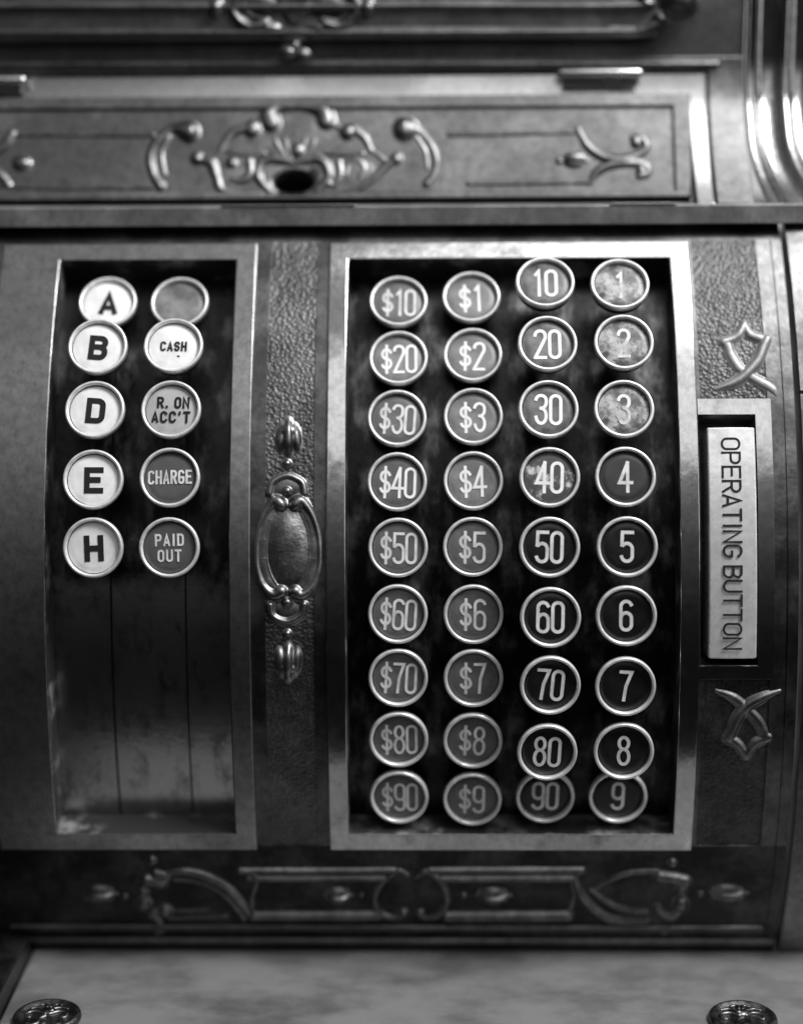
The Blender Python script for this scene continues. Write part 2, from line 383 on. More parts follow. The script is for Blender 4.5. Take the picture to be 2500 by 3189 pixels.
# ------------------------------------------------------------------ stroke lettering
def arc(cx, cy, rx, ry, a0, a1, n=10):
    return [(cx+rx*math.cos(math.radians(a0+(a1-a0)*i/n)), cy+ry*math.sin(math.radians(a0+(a1-a0)*i/n))) for i in range(n+1)]
W = .40
def glyph(ch, W=W):
    h = W/2; r = h; k = min(h, .26)      # rounded condensed gothic in a box W wide, 1 tall
    top = lambda a0, a1: arc(h, 1-k, h, k, a0, a1)
    bot = lambda a0, a1: arc(h, k, h, k, a0, a1)
    G = {
     '0': [(top(0, 180)+bot(180, 360), True)], 'O': [(top(0, 180)+bot(180, 360), True)],
     '1': [([(.30*W+.0, .84), (.62*W, 1.0), (.62*W, 0)], False)],
     '2': [(top(180, 0)+[(W, .72), (.0, .0)], False), ([(0, 0), (W, 0)], False)],
     '3': [(top(170, 0)+arc(h, .75, h, .21, 0, -90, 5), False), (arc(h, .27, h, .27, 90, -170), False)],
     '4': [([(.72*W, 0), (.72*W, 1.0)], False), ([(.72*W, 1.0), (-.05*W, .30), (1.1*W, .30)], False)],
     '5': [([(W, 1), (.06*W, 1), (.02*W, .56)], False), ([(.02*W, .56)]+arc(h, .42, h, .20, 140, 0, 7)+arc(h, k, h, k, 0, -170, 9), False)],
     '6': [(top(20, 180)+bot(180, 360)+arc(h, .40, h, .20, 0, 180), False)],
     '7': [([(0, 1), (W, 1), (.55*W, .5), (.45*W, 0)], False)],
     '8': [(arc(h, .78, h*.9, .22, 0, 360, 20)[:-1], True), (arc(h, .28, h, .28, 0, 360, 20)[:-1], True)],
     '9': [(bot(200, 360)+top(0, 180)+arc(h, .60, h, .20, 180, 360), False)],
     '$': [(arc(h, .70, h*.95, .17, 20, 180, 8)+arc(h, .70, h*.95, .19, 180, 270, 5)+arc(h, .32, h*.95, .19, 90, 0, 5)+arc(h, .32, h*.95, .17, 0, -160, 8), False), ([(h, 1.02), (h, -.02)], False)],
     'A': [([(0, 0), (h, 1), (W, 0)], False), ([(.17*W, .26), (.83*W, .26)], False)],
     'B': [([(0, 0), (0, 1)]+arc(W*.62, .77, W*.36, .23, 90, -90, 8)+[(0, .54)], False), ([(0, .54)]+arc(W*.64, .27, W*.36, .27, 90, -90, 8)+[(0, 0)], False)],
     'C': [(top(15, 180)+bot(180, 345), False)],
     'D': [([(0, 0), (0, 1)]+arc(W*.62, .76, W*.38, .24, 90, 0, 6)+arc(W*.62, .24, W*.38, .24, 0, -90, 6), True)],
     'E': [([(W, 1), (0, 1), (0, 0), (W, 0)], False), ([(0, .52), (.8*W, .52)], False)],
     'G': [(top(15, 180)+bot(180, 360)+[(W, .46), (.55*W, .46)], False)],
     'H': [([(0, 0), (0, 1)], False), ([(W, 0), (W, 1)], False), ([(0, .5), (W, .5)], False)],
     'I': [([(h, 0), (h, 1)], False)],
     'N': [([(0, 0), (0, 1), (W, 0), (W, 1)], False)],
     'P': [([(0, 0), (0, 1)]+arc(W*.6, .74, W*.4, .26, 90, -90, 8)+[(0, .48)], False)],
     'R': [([(0, 0), (0, 1)]+arc(W*.6, .75, W*.4, .25, 90, -90, 8)+[(0, .5)], False), ([(.5*W, .5), (W, 0)], False)],
     'S': [(arc(h, .75, h, .25, 20, 180, 8)+arc(h, .75, h, .24, 180, 270, 5)+arc(h, .26, h, .25, 90, 0, 5)+arc(h, .26, h, .26, 0, -160, 8), False)],
     'T': [([(0, 1), (W, 1)], False), ([(h, 1), (h, 0)], False)],
     'U': [([(0, 1)]+bot(180, 360)+[(W, 1)], False)],
     '.': [([(h, 0), (h, .08)], False)], "'": [([(h, .98), (h*.9, .8)], False)],
    }
    return G[ch]
def ribbon(mb, pts, closed, t, mapf, z):
    P = [Vector((a, b)) for a, b in pts]
    Q = [P[0]]
    for p in P[1:]:
        if (p-Q[-1]).length > 1e-3: Q.append(p)
    if closed and (Q[0]-Q[-1]).length < 1e-3: Q.pop()
    n = len(Q); L, Rr = [], []
    for i in range(n):
        a = Q[i-1] if (i > 0 or closed) else None; b = Q[(i+1) % n] if (i < n-1 or closed) else None
        d1 = (Q[i]-a).normalized() if a is not None else None; d2 = (b-Q[i]).normalized() if b is not None else None
        if d1 is None: d1 = d2
        if d2 is None: d2 = d1
        n1 = Vector((-d1.y, d1.x)); n2 = Vector((-d2.y, d2.x)); m = n1+n2
        m = n1 if m.length < 1e-4 else m.normalized()
        k = min(1/max(.2, m.dot(n1)), 2.2)*t/2
        ex = Vector((0, 0))
        if not closed and i in (0, n-1): ex = (-d2 if i == 0 else d1)*t*.46
        L.append(mb.vert(mapf(Q[i]+m*k+ex, z))); Rr.append(mb.vert(mapf(Q[i]-m*k+ex, z)))
    for i in range(n if closed else n-1):
        j = (i+1) % n; mb.face((L[i], Rr[i], Rr[j], L[j]))
def text(mb, line, height, wch, t, gap, mapf, cx=0, cy=0, z0=0.0, slim={'.': .25, "'": .3, 'I': .35, ' ': .25, '1': .8}):
    ws = [slim.get(c, 1.0)*wch for c in line]
    tot = sum(ws)+gap*(len(line)-1); x = cx-tot/2; z = z0
    for c, w_ in zip(line, ws):
        if c != ' ':
            gw = wch/height
            for pts, cl in glyph(c, gw):
                offx = x-(wch-w_)/2 if c in slim else x
                ribbon(mb, [(offx+a*height, cy+(b-.5)*height) for a, b in pts], cl, t, mapf, z); z += .0025
        x += w_+gap
    return z

# ------------------------------------------------------------------ the cash register
PHB = PH(2962); base = cyl(0, PHB)
ZS = base.z                                   # top of the marble shelf
ROOT = bpy.data.objects.new('cash_register', None); scn.collection.objects.link(ROOT)
ROOT.location = Vector((0, base.y, ZS-2.5))*S
ROOT['label'] = 'antique ornate metal cash register with round lettered keys above a marble shelf'
ROOT['category'] = 'cash register'
def part(o, label=None):
    if label: o['label'] = label
    return o

# --- measured lines of the key panel
PT = PH(722)                                  # top of the panel, under the ledge
xl_out = onc(12, 768)[0]
xL, xR = xl_out-.62, X(2488)
xl0, xl1, xl2 = X(141), X(711.6), X(779)        # left frame: outer, opening, opening, outer
xr0, xr1, xr2, xr3 = X(1014), X(1076), X(2117), X(2180)         # right frame
xb1, xb2 = X(2361), X(2411)                   # button frame: opening right, outer right
pf_t, pi_t = PH(753), PH(806)                 # frame top outer, opening top
pi_b, pf_b = PH(2598), PH(2650)               # opening bottom, frame bottom outer
pb_t0, pb_t1, pb_b1, pb_b0 = PH(1241, 2280), PH(1290, 2280), PH(2074, 2280), PH(2116, 2280)
xp0, xp1 = X(824), X(976)                     # pebbled strip between the frames
xq0, xq1, xq2 = X(2192), X(2403), X(2452)     # pebbled ground round the button, groove line
pp_t, pp_b = PH(745), PH(2640)
def casing_h(x, s):
    if xl0-.1 < x < xl1+.1 and pi_b-.004 < s < pi_t+.004: return None
    if xr1-.1 < x < xr2+.1 and pi_b-.004 < s < pi_t+.004: return None
    if xr3-.06 < x < xb1+.1 and pb_b1-.004 < s < pb_t1+.004: return None
    if xp0 < x < xp1 and pp_b < s < pp_t: return -.16
    if xq0 < x < xq1 and pp_b < s < pp_t: return -.17
    if abs(x-xq2) < .03 and s < pp_t: return -.17
    if s > pp_t: return -.16
    return -.12
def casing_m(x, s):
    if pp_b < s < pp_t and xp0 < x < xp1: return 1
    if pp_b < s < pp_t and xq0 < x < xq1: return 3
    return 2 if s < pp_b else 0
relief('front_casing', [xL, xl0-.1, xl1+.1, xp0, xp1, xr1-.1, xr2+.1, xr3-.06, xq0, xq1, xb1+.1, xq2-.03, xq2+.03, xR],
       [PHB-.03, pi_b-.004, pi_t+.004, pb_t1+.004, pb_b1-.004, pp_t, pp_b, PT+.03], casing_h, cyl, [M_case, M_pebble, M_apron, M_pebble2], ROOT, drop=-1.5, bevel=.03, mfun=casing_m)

def frame(name, x0, x1, x2, x3, s0, s1, s2, s3, m, h=0.0, **k):
    return relief(name, [x0, x1, x2, x3], [s0, s1, s2, s3], lambda x, s: None if (x1 < x < x2 and s1 < s < s2) else h,
                  cyl, [m, M_inner], ROOT, drop=-1.35, edge=-.3, bevel=k.get('bevel', .06), wall=1)
part(frame('key_frame', xl_out, xl0, xl1, xl2, pf_b, pi_b, pi_t, pf_t, M_plate), 'wide plain brass frame round the letter and word keys')
part(frame('key_frame', xr0, xr1, xr2, xr3-.0, pf_b, pi_b, pi_t, pf_t, M_frame), 'worn brass frame round the number keys')
frame('button_frame', xr3+.004, xr3+.01, xb1, xb2, pb_b0, pb_b1, pb_t1, pb_t0, M_frame, h=-.015, bevel=.05)

def bed(name, x0, x1, m, h=-1.2):
    return relief(name, [x0, x1], [pi_b-.05, pi_t+.05], lambda x, s: h, cyl, [m, M_black], ROOT, drop=-1.6, bevel=0, wall=1)
xs1, xs2 = onc(352, 2100, RF-1.2)[0], onc(586, 2200, RF-1.2)[0]
for a, b, m in ((xl0-.3, xs1-.035, M_bed2), (xs1+.035, xs2-.03, M_bed2), (xs2+.03, xl1+.3, M_bed2)):
    bed('key_bed_slat', a, b, m, -1.2)
relief('light_stop_backing', [xl0-.35, xl1+.35], [pi_b-.05, pi_t+.05], lambda x, s: -1.55, cyl, M_black, ROOT, drop=-1.7, bevel=0)  # added black plate, stops light from behind showing through the slat gaps
bed('key_bed', xr1-.3, xr2+.3, M_bed)
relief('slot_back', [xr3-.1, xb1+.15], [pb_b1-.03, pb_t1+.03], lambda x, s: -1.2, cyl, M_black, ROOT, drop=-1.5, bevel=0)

# --- operating button
bx0, bx1 = X(2207, 1705, RF+.1), X(2361, 1705, RF+.1)-.03
bs0, bs1 = PH(2053, 2280, RF+.1), PH(1329, 2280, RF+.1)
bx_m = (bx0+bx1)/2
def btn_map(x, s, h):
    k = (x-bx_m)/((bx1-bx0)/2)
    return cyl(x, s, h-(.05*k*k if h > -.5 else 0))
BUT = relief('operating_button', [bx0+(bx1-bx0)*i/8 for i in range(9)], [bs0, bs1], lambda x, s: .10, btn_map, M_btn, ROOT, drop=-1.1, bevel=.07)
tb = MB()
bw = bx1-bx0; smid = (PH(1368, 2280)+PH(2018, 2280))/2; slen = (PH(1368, 2280)-PH(2018, 2280))*(RF+.1)
def btxt(q, z):
    # q.x runs along the text (downwards), q.y is letter height (towards +x)
    return btn_map(bx_m+q.y-.03, smid-q.x/(RF+.1), .10+.008+z)
wc = slen/(14*1.0+.35+.25+15*.34)
tbp = text(tb, 'OPERATING BUTTON', .58, wc, .075, wc*.34, btxt)
tb.build('lettering', M_inkd, BUT)

# --- keys
kp = MB(); kp.lathe([(.001, -1.4), (.35, -1.4), (.35, -.55), (.86, -.52), (.935, -.48), (.955, -.40), (.965, -.03), (.93, -.03), (.93, -.30), (.001, -.30)])
KEY = kp.build('key', M_cup, ROOT, smooth=40)
rp = MB()
rp.lathe([(1.0, -.2), (1.0, -.06), (.985, -.022), (.965, -.004), (.94, 0.0), (.915, -.004), (.89, -.02), (.876, -.05), (.874, -.24), (.93, -.26)], closed=True)
RIM = rp.build('rim', M_rim, KEY, smooth=50)
discs = {}
def disc(m):
    if m.name not in discs:
        mb = MB(); rr = mb.lathe([(.845, -.28), (.845, -.175), (.835, -.163), (.6, -.146), (.3, -.140), (.002, -.139)])
        mb.face(rr[-1][::-1])
        o = mb.build('disc', m, KEY, smooth=60); discs[m.name] = o.data; bpy.data.objects.remove(o)
    return discs[m.name]
first = True
def place_key(u, v, tall, dm, lines, ink, label, twist=0.0, tilt=0.0):
    global first
    R = RK+(DH if tall else 0); x, ph = onc(u, v, R)
    if first: k, r = KEY, RIM; first = False
    else:
        k = KEY.copy(); scn.collection.objects.link(k); r = RIM.copy(); scn.collection.objects.link(r); r.parent = k
    n = Vector((0, -math.cos(ph), math.sin(ph))); xa = Vector((1, 0, 0)); ya = n.cross(xa)
    m3 = Matrix((xa, ya, n)).transposed() @ Matrix.Rotation(math.radians(-twist), 3, 'Z') @ Matrix.Rotation(math.radians(random.uniform(-1.8, 1.8)), 3, 'X') @ Matrix.Rotation(math.radians(random.uniform(-1.8, 1.8)), 3, 'Y')
    k.parent = ROOT; k.matrix_parent_inverse = Matrix.Translation(-ROOT.location)
    k.matrix_basis = Matrix.Translation(cyl(x, ph, R-RF)*S) @ m3.to_4x4()
    k['label'] = label
    d = bpy.data.objects.new('disc', disc(dm)); scn.collection.objects.link(d); d.parent = k
    if lines:
        mb = MB(); z = 0.0
        for (tx, h_, w_, t_, g_, cx, cy) in lines:
            z = text(mb, tx, h_, w_, t_, g_, lambda q, z: Vector((q.x, q.y, -.139+.020-.018*min(1, (q.x*q.x+q.y*q.y)/.6)+z*.6)), cx, cy, z)
        t = mb.build('lettering', ink, k)
    return k
dollar = [(1240.5, 934.8), (1240.2, 1111.5), (1236.3, 1300), (1236.3, 1499), (1239.2, 1705), (1238.3, 1913), (1239.3, 2113), (1241.2, 2306.5), (1242.5, 2486.5)]
ones = [(1467.5, 921.5), (1471.8, 1102.5), (1473.3, 1294.4), (1473.3, 1495.7), (1472, 1702.7), (1474, 1913.7), (1474, 2114), (1472, 2310), (1470.8, 2493)]
tens = [(1696.8, 875), (1705, 1067), (1707.8, 1271.9), (1711.3, 1485), (1711.3, 1704), (1714.2, 1923.6), (1713.6, 2136.5), (1704, 2346), (1698, 2485)]
units = [(1929.6, 881), (1942, 1063), (1942.8, 1271), (1947.3, 1483.5), (1952.5, 1703), (1950, 1919), (1947.6, 2140), (1942.2, 2342.6), (1924, 2485)]
for i in range(9):
    n = i+1
    place_key(*dollar[i], False, M_pale if i == 1 else M_grey, [('$%d0' % n, .97, .31, .095, .11, .02, -.02)], M_inkw if i in (1, 3) else M_inkl, 'grey key marked $%d0 in pale figures' % n, random.uniform(-1, 4))
    place_key(*ones[i], False, M_pale if i < 4 else M_grey, [('$%d' % n, .97, .33, .10, .14, -.02, -.02)], M_inkw if i < 4 else M_inkl, 'grey key marked $%d in pale figures' % n, random.uniform(-2, 2))
    dm = [M_dust, M_dust, M_dust, M_flake][i] if i < 4 else M_blackd
    place_key(*tens[i], i < 8, dm, [('%d0' % n, .97, .34, .11, .145, .0, 0)], M_inkw if i < 4 else M_inkl,
              ('%s key marked %d0 in pale figures' % ('flaking black' if i == 3 else 'dusty black' if i < 3 else 'black', n)), [0, 0, 1, 2, 2, 1, 5, 3, 2][i])
    dm = [M_worn, M_worn, M_worn, M_dgrey][i] if i < 4 else M_blackd
    place_key(*units[i], i < 8, dm, [('%d' % n, .95, .35, .11, .1, .0, 0)], M_inkworn if i < 3 else M_inkl,
              ('%s key marked %d in pale figure' % ('worn mottled' if i < 3 else 'black', n)), [2, 1, 1, 0, 1, 0, 4, 0, 2][i])
for ch, u, v, tall, tw in (('A', 335.5, 938, False, 1), ('B', 304, 1076.7, True, 4), ('D', 295, 1273.8, True, 4), ('E', 289.5, 1492, True, 0), ('H', 288.8, 1706, True, -2)):
    place_key(u, v, tall, M_white, [(ch, .69, .46, .19, .1, .02, -.02)], M_inkd, 'white key lettered %s in black' % ch, tw)
place_key(559, 938, False, M_blank, None, None, 'faded grey blank key')
CASHK = place_key(539.7, 1073.5, True, M_white, [('CASH', .29, .13, .068, .105, 0, 0)], M_inkd, 'white key lettered CASH', 1)
sp = MB(); c0 = sp.lathe([(.045, 0), (.03, .004), (.001, .005)], 9)
for p in sp.v: p.x = p.x*1.2+.18; p.y = p.y*.8-.36; p.z -= .139
sp.build('ink_spot', M_inkd, CASHK)
place_key(532, 1273, True, M_cream, [('R. ON', .33, .16, .075, .115, .06, .25), ("ACC'T", .33, .17, .075, .125, .0, -.25)], M_inkd, "pale grey key lettered R. ON ACC'T", 1)
place_key(528.4, 1485.7, True, M_charge, [('CHARGE', .40, .145, .072, .105, 0, .02)], M_inkl, 'dark grey key lettered CHARGE', -1)
place_key(526.8, 1705, True, M_charge, [('PAID', .34, .16, .068, .12, .0, .25), ('OUT', .34, .16, .068, .125, .0, -.27)], M_inkl, 'dark grey key lettered PAID OUT', -1)

# --- relief on the strip between the frames
def bud(o, x, y, rx, ry, sgn, k=1.0):           # a closed bud of three petals; sgn -1 points up the picture
    o.blob(x, y-sgn*-.32*ry, rx*.85, ry*.42)
    o.blob(x-rx*.58, y, rx*.42, ry*.8, rot=-.14*sgn)
    o.blob(x+rx*.58, y, rx*.42, ry*.8, rot=.14*sgn)
    o.blob(x, y, rx*.45, ry*.98, h=o.cm(rx*.75, (x, y)), point=sgn*-.5)
B2 = Barrel(-.145)
o = Ornament(B2, 750, 1250, .4132, 1.2, 1.1)
bud(o, 362, 270, 92, 130, -1); o.blob(350, 470, 32)
o.tube([(215, 695), (235, 620), (290, 578), (355, 560), (425, 585), (468, 622), (482, 695)], 20)
o.blob(350, 640, 110, 70, h=.05); o.blob(350, 678, 38)
for mx in (lambda x: x, lambda x: 714-x):
    o.tube([(mx(315), 800, 30), (mx(300), 778, 42), (mx(265), 752, 36), (mx(215), 795, 26), (mx(165), 880, 21), (mx(130), 1000, 19), (mx(118), 1130, 18), (mx(125), 1260, 19),
            (mx(160), 1370, 24), (mx(210), 1435, 30), (mx(265), 1458, 36), (mx(305), 1432, 42)], 0)
    o.tube([(mx(262), 850), (mx(220), 950), (mx(200), 1080), (mx(202), 1200), (mx(232), 1310), (mx(275), 1385)], 10)
    o.tube([(mx(235), 820), (mx(180), 930), (mx(158), 1080), (mx(162), 1220), (mx(200), 1360), (mx(255), 1425)], 44, flat=.25)
    for a, b in (((130, 1040), (185, 1040)), ((130, 1190), (188, 1185)), ((165, 1335), (220, 1345)), ((170, 880), (225, 895))):
        o.tube([(mx(a[0]), a[1]), (mx(b[0]), b[1])], 6, lift=.03)
o.blob(350, 1515, 40); o.blob(350, 1575, 105, 65, h=.05)
o.tube([(222, 1535), (230, 1600), (272, 1640), (350, 1660), (422, 1635), (466, 1592), (478, 1530)], 24)
o.blob(352, 1750, 32); bud(o, 360, 1965, 95, 135, 1)
CART = o.build('cartouche_ornament', M_relief, ROOT)
o = Ornament(B2, 750, 1250, .4132); o.blob(355, 1105, 150, 285, h=.2); o.build('oval_boss', M_boss, CART)

# --- strap ornaments above and below the button
o = Ornament(B2, 2150, 950, .2049, 1.2, .75)
o.tube([(500, 560, 50), (560, 620, 60), (600, 740, 62), (680, 880, 62), (760, 980, 60), (950, 1110, 60), (1100, 1190, 62), (1240, 1280, 60), (1300, 1380, 30)], 0, flat=.8)
o.tube([(1150, 535, 66), (1100, 640, 68), (1040, 800, 68), (950, 930, 68), (820, 1065, 68), (680, 1165, 62), (520, 1230, 40), (370, 1280, 15)], 0, flat=1.1, lift=.03)
o.tube([(500, 560, 55), (650, 505, 52), (740, 430, 58), (808, 280, 42)], 0); o.tube([(808, 280, 42), (875, 425, 55), (970, 480, 56), (1140, 530, 62)], 0)
o.build('strap_ornament', M_strap, ROOT)
o = Ornament(B2, 2000, 1650, .4817, 1.2, .75)
o.tube([(475, 1042, 10), (590, 1090, 24), (690, 1180, 27), (750, 1250, 28), (795, 1345, 28)], 0, flat=.8)
o.tube([(885, 1040, 12), (760, 1090, 26), (660, 1150, 29), (600, 1235, 30), (555, 1340, 30)], 0, lift=.03)
o.tube([(540, 1345, 26), (610, 1385, 25), (667, 1462, 22)], 0); o.tube([(667, 1462, 22), (725, 1380, 25), (812, 1342, 26)], 0)
o.build('strap_ornament', M_strap2, ROOT)

# --- apron below the frames
B1 = Barrel(-.12)
o = Ornament(B1, 0, 2600, .732, 1.1, 1.15)
def hbud(o, x, y, rx, ry, s=1):
    o.blob(x, y-ry*.45, rx*.85, ry*.55); o.blob(x, y+ry*.45, rx*.85, ry*.55); o.blob(x+s*rx*.1, y, rx*1.05, ry*.4, h=o.cm(ry*.9, (x, y)))
hbud(o, 425, 250, 60, 36); o.blob(530, 262, 15)
o.blob(648, 108, 19); o.blob(610, 245, 23); o.blob(613, 290, 29); o.blob(705, 322, 27); o.blob(655, 330, 17); o.blob(670, 412, 15)
o.tube([(665, 165), (710, 175)], 16); o.tube([(625, 190), (690, 205)], 20)
o.tube([(690, 168, 9), (780, 155, 13), (870, 173, 15), (960, 218, 15), (1020, 280, 14), (1075, 355, 10)], 0)
o.tube([(740, 190), (860, 205), (950, 255), (1010, 320), (1040, 360)], 7)
o.tube([(720, 356), (860, 350), (960, 345)], 8); o.tube([(745, 325), (880, 318)], 6)
o.tube([(640, 340), (680, 370), (690, 410)], 10)
o.build('scroll_ornament', M_arelief, ROOT)
o = Ornament(B1, 950, 2550, .3806, 1.1, 1.5)
o.tube([(840, 460, 14), (770, 425, 18), (680, 470, 18), (600, 560, 20), (570, 660, 22), (610, 760, 22), (700, 805, 18), (800, 790, 14)], 0); o.blob(805, 765, 34)
o.tube([(905, 480, 14), (990, 430, 18), (1090, 490, 20), (1155, 600, 22), (1155, 700, 22), (1090, 785, 20), (1000, 810, 16), (935, 790, 14)], 0); o.blob(940, 765, 32)
o.blob(460, 625, 20); o.blob(1295, 628, 28); hbud(o, 268, 622, 95, 64); hbud(o, 1530, 625, 118, 68)
o.build('medallion_ornament', M_arelief, ROOT)
o = Ornament(B1, 1250, 2600, .732, 1.1, 1.15)
o.tube([(735, 180, 10), (760, 250, 15), (820, 318, 16), (900, 358, 16), (1040, 366, 12)], 0)
o.tube([(805, 235, 8), (880, 290, 11), (960, 320, 12), (1040, 325, 9)], 0)
o.tube([(825, 230, 5), (900, 185, 9), (980, 160, 10), (1090, 155, 9)], 0)
o.tube([(1095, 175), (1150, 182), (1205, 195)], 21); o.blob(1185, 236, 24); o.blob(1185, 292, 31); o.blob(1150, 118, 19)
o.tube([(1085, 305), (1110, 335), (1150, 345), (1180, 320)], 14); o.blob(1268, 250, 14); o.blob(1115, 410, 19); hbud(o, 1385, 246, 66, 36)
o.build('scroll_ornament', M_arelief, ROOT)
o = Ornament(B1, 0, 0, 1, 1.15, 1.5)
for v, a, b, r in ((2711, 747, 1228, 7.5), (2736, 772, 1200, 7), (2850, 790, 1180, 10.5)): o.tube([(a, v), ((a+b)/2, v), (b, v-1)], r)
for v, a, b, r in ((2711, 1338, 1812, 8), (2737, 1372, 1785, 8.5), (2852, 1390, 1770, 12)): o.tube([(a, v), ((a+b)/2, v-1), (b, v-2)], r)
o.tube([(770, 2712), (800, 2740), (785, 2800), (790, 2850)], 5); o.tube([(1812, 2711), (1780, 2740), (1785, 2790), (1770, 2850)], 5)
o.build('raised_moulding', M_arelief, ROOT)
for h_, v, r in ((-.12, 2896, .13), (-.12, 2938, .17)):
    p = PH(v); mb = MB(); a = cyl(xL+.6, p, h_); b = cyl(xR-(.55 if r < .15 else .1), p, h_); nn = Vector((0, -math.cos(p), math.sin(p)))
    mb.tube([a.lerp(b, i/20) for i in range(21)], r, [nn]*21); mb.build('base_moulding', M_case, ROOT)

# --- cabinet uprights either side of the barrel
def upright(x0, x1):
    ps = [PHB-.03, PH(1222, 2480)-.0015, PH(1222, 2480)+.0015, PT+.03]
    return relief('cabinet_upright', [x0, x1], ps, lambda x, s: -.08 if ps[1] < s < ps[2] else .02, cyl, M_upright, ROOT, drop=-2.5, bevel=.05)
upright(xR+.16, xR+4.2); upright(xL-4.2, xL-.16)

# --- marble shelf, rail and rosettes
YB = -math.cos(PHB)*RF
mb = MB(); xa_ = onz(100, 2965, ZS).x; mb.box(((xa_+24)/2, (YB+2-37)/2, ZS-1.0), (24-xa_, 39+YB, 2.0)); mb.build('marble_shelf', M_marble, ROOT, bevel=.15)
mb = MB(); mb.box((xa_-1.56, (YB+.5-37)/2, ZS-.4), (3.1, 37.5+YB, 2.4)); mb.build('shelf_rail', M_case, ROOT, bevel=.12)
def rosette(u, v, flip, label):
    c = onz(u, v, ZS+.22); c.z = ZS
    mb = MB(); n = 60
    prof = [(1.10, 0), (1.13, .08), (1.10, .20), (1.03, .25), (.95, .25), (.88, .18), (.6, .17), (.3, .18), (.002, .19)]
    rings = []
    for j, (r, z) in enumerate(prof):
        rings.append([mb.vert(c+Vector(((r+(.012*(k % 2) if j in (1, 2, 3) else 0))*math.cos(2*math.pi*k/n), (r+(.012*(k % 2) if j in (1, 2, 3) else 0))*math.sin(2*math.pi*k/n), z))) for k in range(n)])
    for A, B in zip(rings[:-1], rings[1:]):
        for k in range(n): mb.face((A[k], A[(k+1) % n], B[(k+1) % n], B[k]))
    mb.face(rings[-1])
    U = Vector((0, 0, 1)); ex = Vector((1, 0, 0)); ey = Vector((0, 1, 0))
    mb.blob(c+Vector((0, .22, .19)), ex, ey, U, .30, .24, .12); mb.blob(c+Vector((.12*flip, .16, .27)), ex, ey, U, .12, .12, .08)
    for sgn in (-1, 1):
        for pts, r in (([(.1, .05), (.35, .22), (.6, .18), (.72, -.02), (.6, -.2), (.45, -.1)], .085),
                       ([(.05, -.1), (.22, -.3), (.2, -.55), (.42, -.72), (.6, -.55)], .09),
                       ([(.15, .4), (.4, .5), (.62, .42)], .07), ([(.05, .5), (.15, .72), (.32, .68)], .07)):
            q = cat([(a*sgn+random.uniform(-.04, .04), b) for a, b in pts], 5)
            mb.tube([c+Vector((a, b, .19)) for a, b in q], [r*(1-.5*i/len(q)) for i in range(len(q))], [U]*len(q), n=8)
    mb.blob(c+Vector((0, -.6, .18)), ex, ey, U, .16, .25, .12)
    part(mb.build('rosette', M_ros, ROOT, smooth=50), label)
rosette(147, 3158, 1, 'dark round rosette at the left of the marble shelf')
rosette(2312, 3163, -1, 'round rosette with bright scroll at the right of the marble shelf')

# --- ledge over the barrel
YL = -17.0
zl1, zl0 = ony(1250, 641, YL).z, ony(1250, 703, YL).z
mb = MB(); mb.box(((xL+xR)/2, (YL-8)/2, (zl0+zl1)/2), (xR-xL+10, abs(YL)-8, zl1-zl0)); mb.build('ledge', M_ledge, ROOT, bevel=.05)
for ua_, ub_ in ((690, 1105), (1900, 2105)):
    a = ony(ua_, 645, YL).x; b = ony(ub_, 645, YL).x
    mb = MB(); mb.box(((a+b)/2, YL+.18, zl1+.03), (b-a, .42, .07)); mb.build('latch_plate', M_band, ROOT, bevel=.02)

# --- coved upper front: profile (y, z)
def zy(v, Y): return ony(1250, v, Y).z
prof = cat([(y, zy(v, y)) for y, v in ((-16.8, 638), (-15.92, 560), (-15.03, 465), (-14.38, 380), (-13.9, 305), (-13.66, 226), (-13.6, 180))], 5)
flat = [(-15.65, zy(618, -15.65)), (-13.98, zy(298, -13.98)), (-13.9, zy(280, -13.9))]   # the flat lid
acc = [0.0]
for a, b in zip(prof[:-1], prof[1:]): acc.append(acc[-1]+math.dist(a, b))
def cove(x, s, h=0.0, flare=0.0):
    i = 0
    while i < len(acc)-2 and s > acc[i+1]: i += 1
    t = (s-acc[i])/(acc[i+1]-acc[i]); y0, z0 = prof[i]; y1, z1 = prof[i+1]
    ty, tz = (y1-y0), (z1-z0); L = math.hypot(ty, tz)
    # smooth normal
    def nrm(k):
        k0, k1 = max(k-1, 0), min(k+1, len(prof)-1); a = prof[k1][0]-prof[k0][0]; b = prof[k1][1]-prof[k0][1]; l = math.hypot(a, b); return (-b/l, a/l)
    n0, n1 = nrm(i), nrm(i+1); ny = n0[0]*(1-t)+n1[0]*t; nz = n0[1]*(1-t)+n1[1]*t
    return Vector((x, y0+ty*t+ny*h, z0+tz*t+nz*h))
COVE = Prof(prof)
FLAT = Prof(flat)
LL = math.dist(flat[0], flat[1]); ly, lz = (flat[1][0]-flat[0][0])/LL, (flat[1][1]-flat[0][1])/LL
def lidm(x, s, h=0.0): return Vector((x, flat[0][0]+ly*s-lz*h, flat[0][1]+lz*s+ly*h))
def l_at(v, u=1250):
    p = FLAT(u, v)[0]; return (p.y-flat[0][0])*ly+(p.z-flat[0][1])*lz
def s_at(v, u=1250):
    p, _ = COVE(u, v); best = min(range(len(prof)-1), key=lambda i: abs((p.z-prof[i][1])*(prof[i+1][1]-p.z)) if False else (0 if prof[i][1] <= p.z <= prof[i+1][1] else 1e3+abs(p.z-prof[i][1])))
    return acc[best]+(p.z-prof[best][1])/(prof[best+1][1]-prof[best][1])*(acc[best+1]-acc[best])
def xu(u, v): return COVE(u, v)[0].x
s_lid_t, s_band_t, s_end = s_at(300), s_at(226), acc[-1]
x_lid = xu(2141, 310); x_fr = xu(2203, 300); x_st = xu(2318, 300)
xleft = -19.0
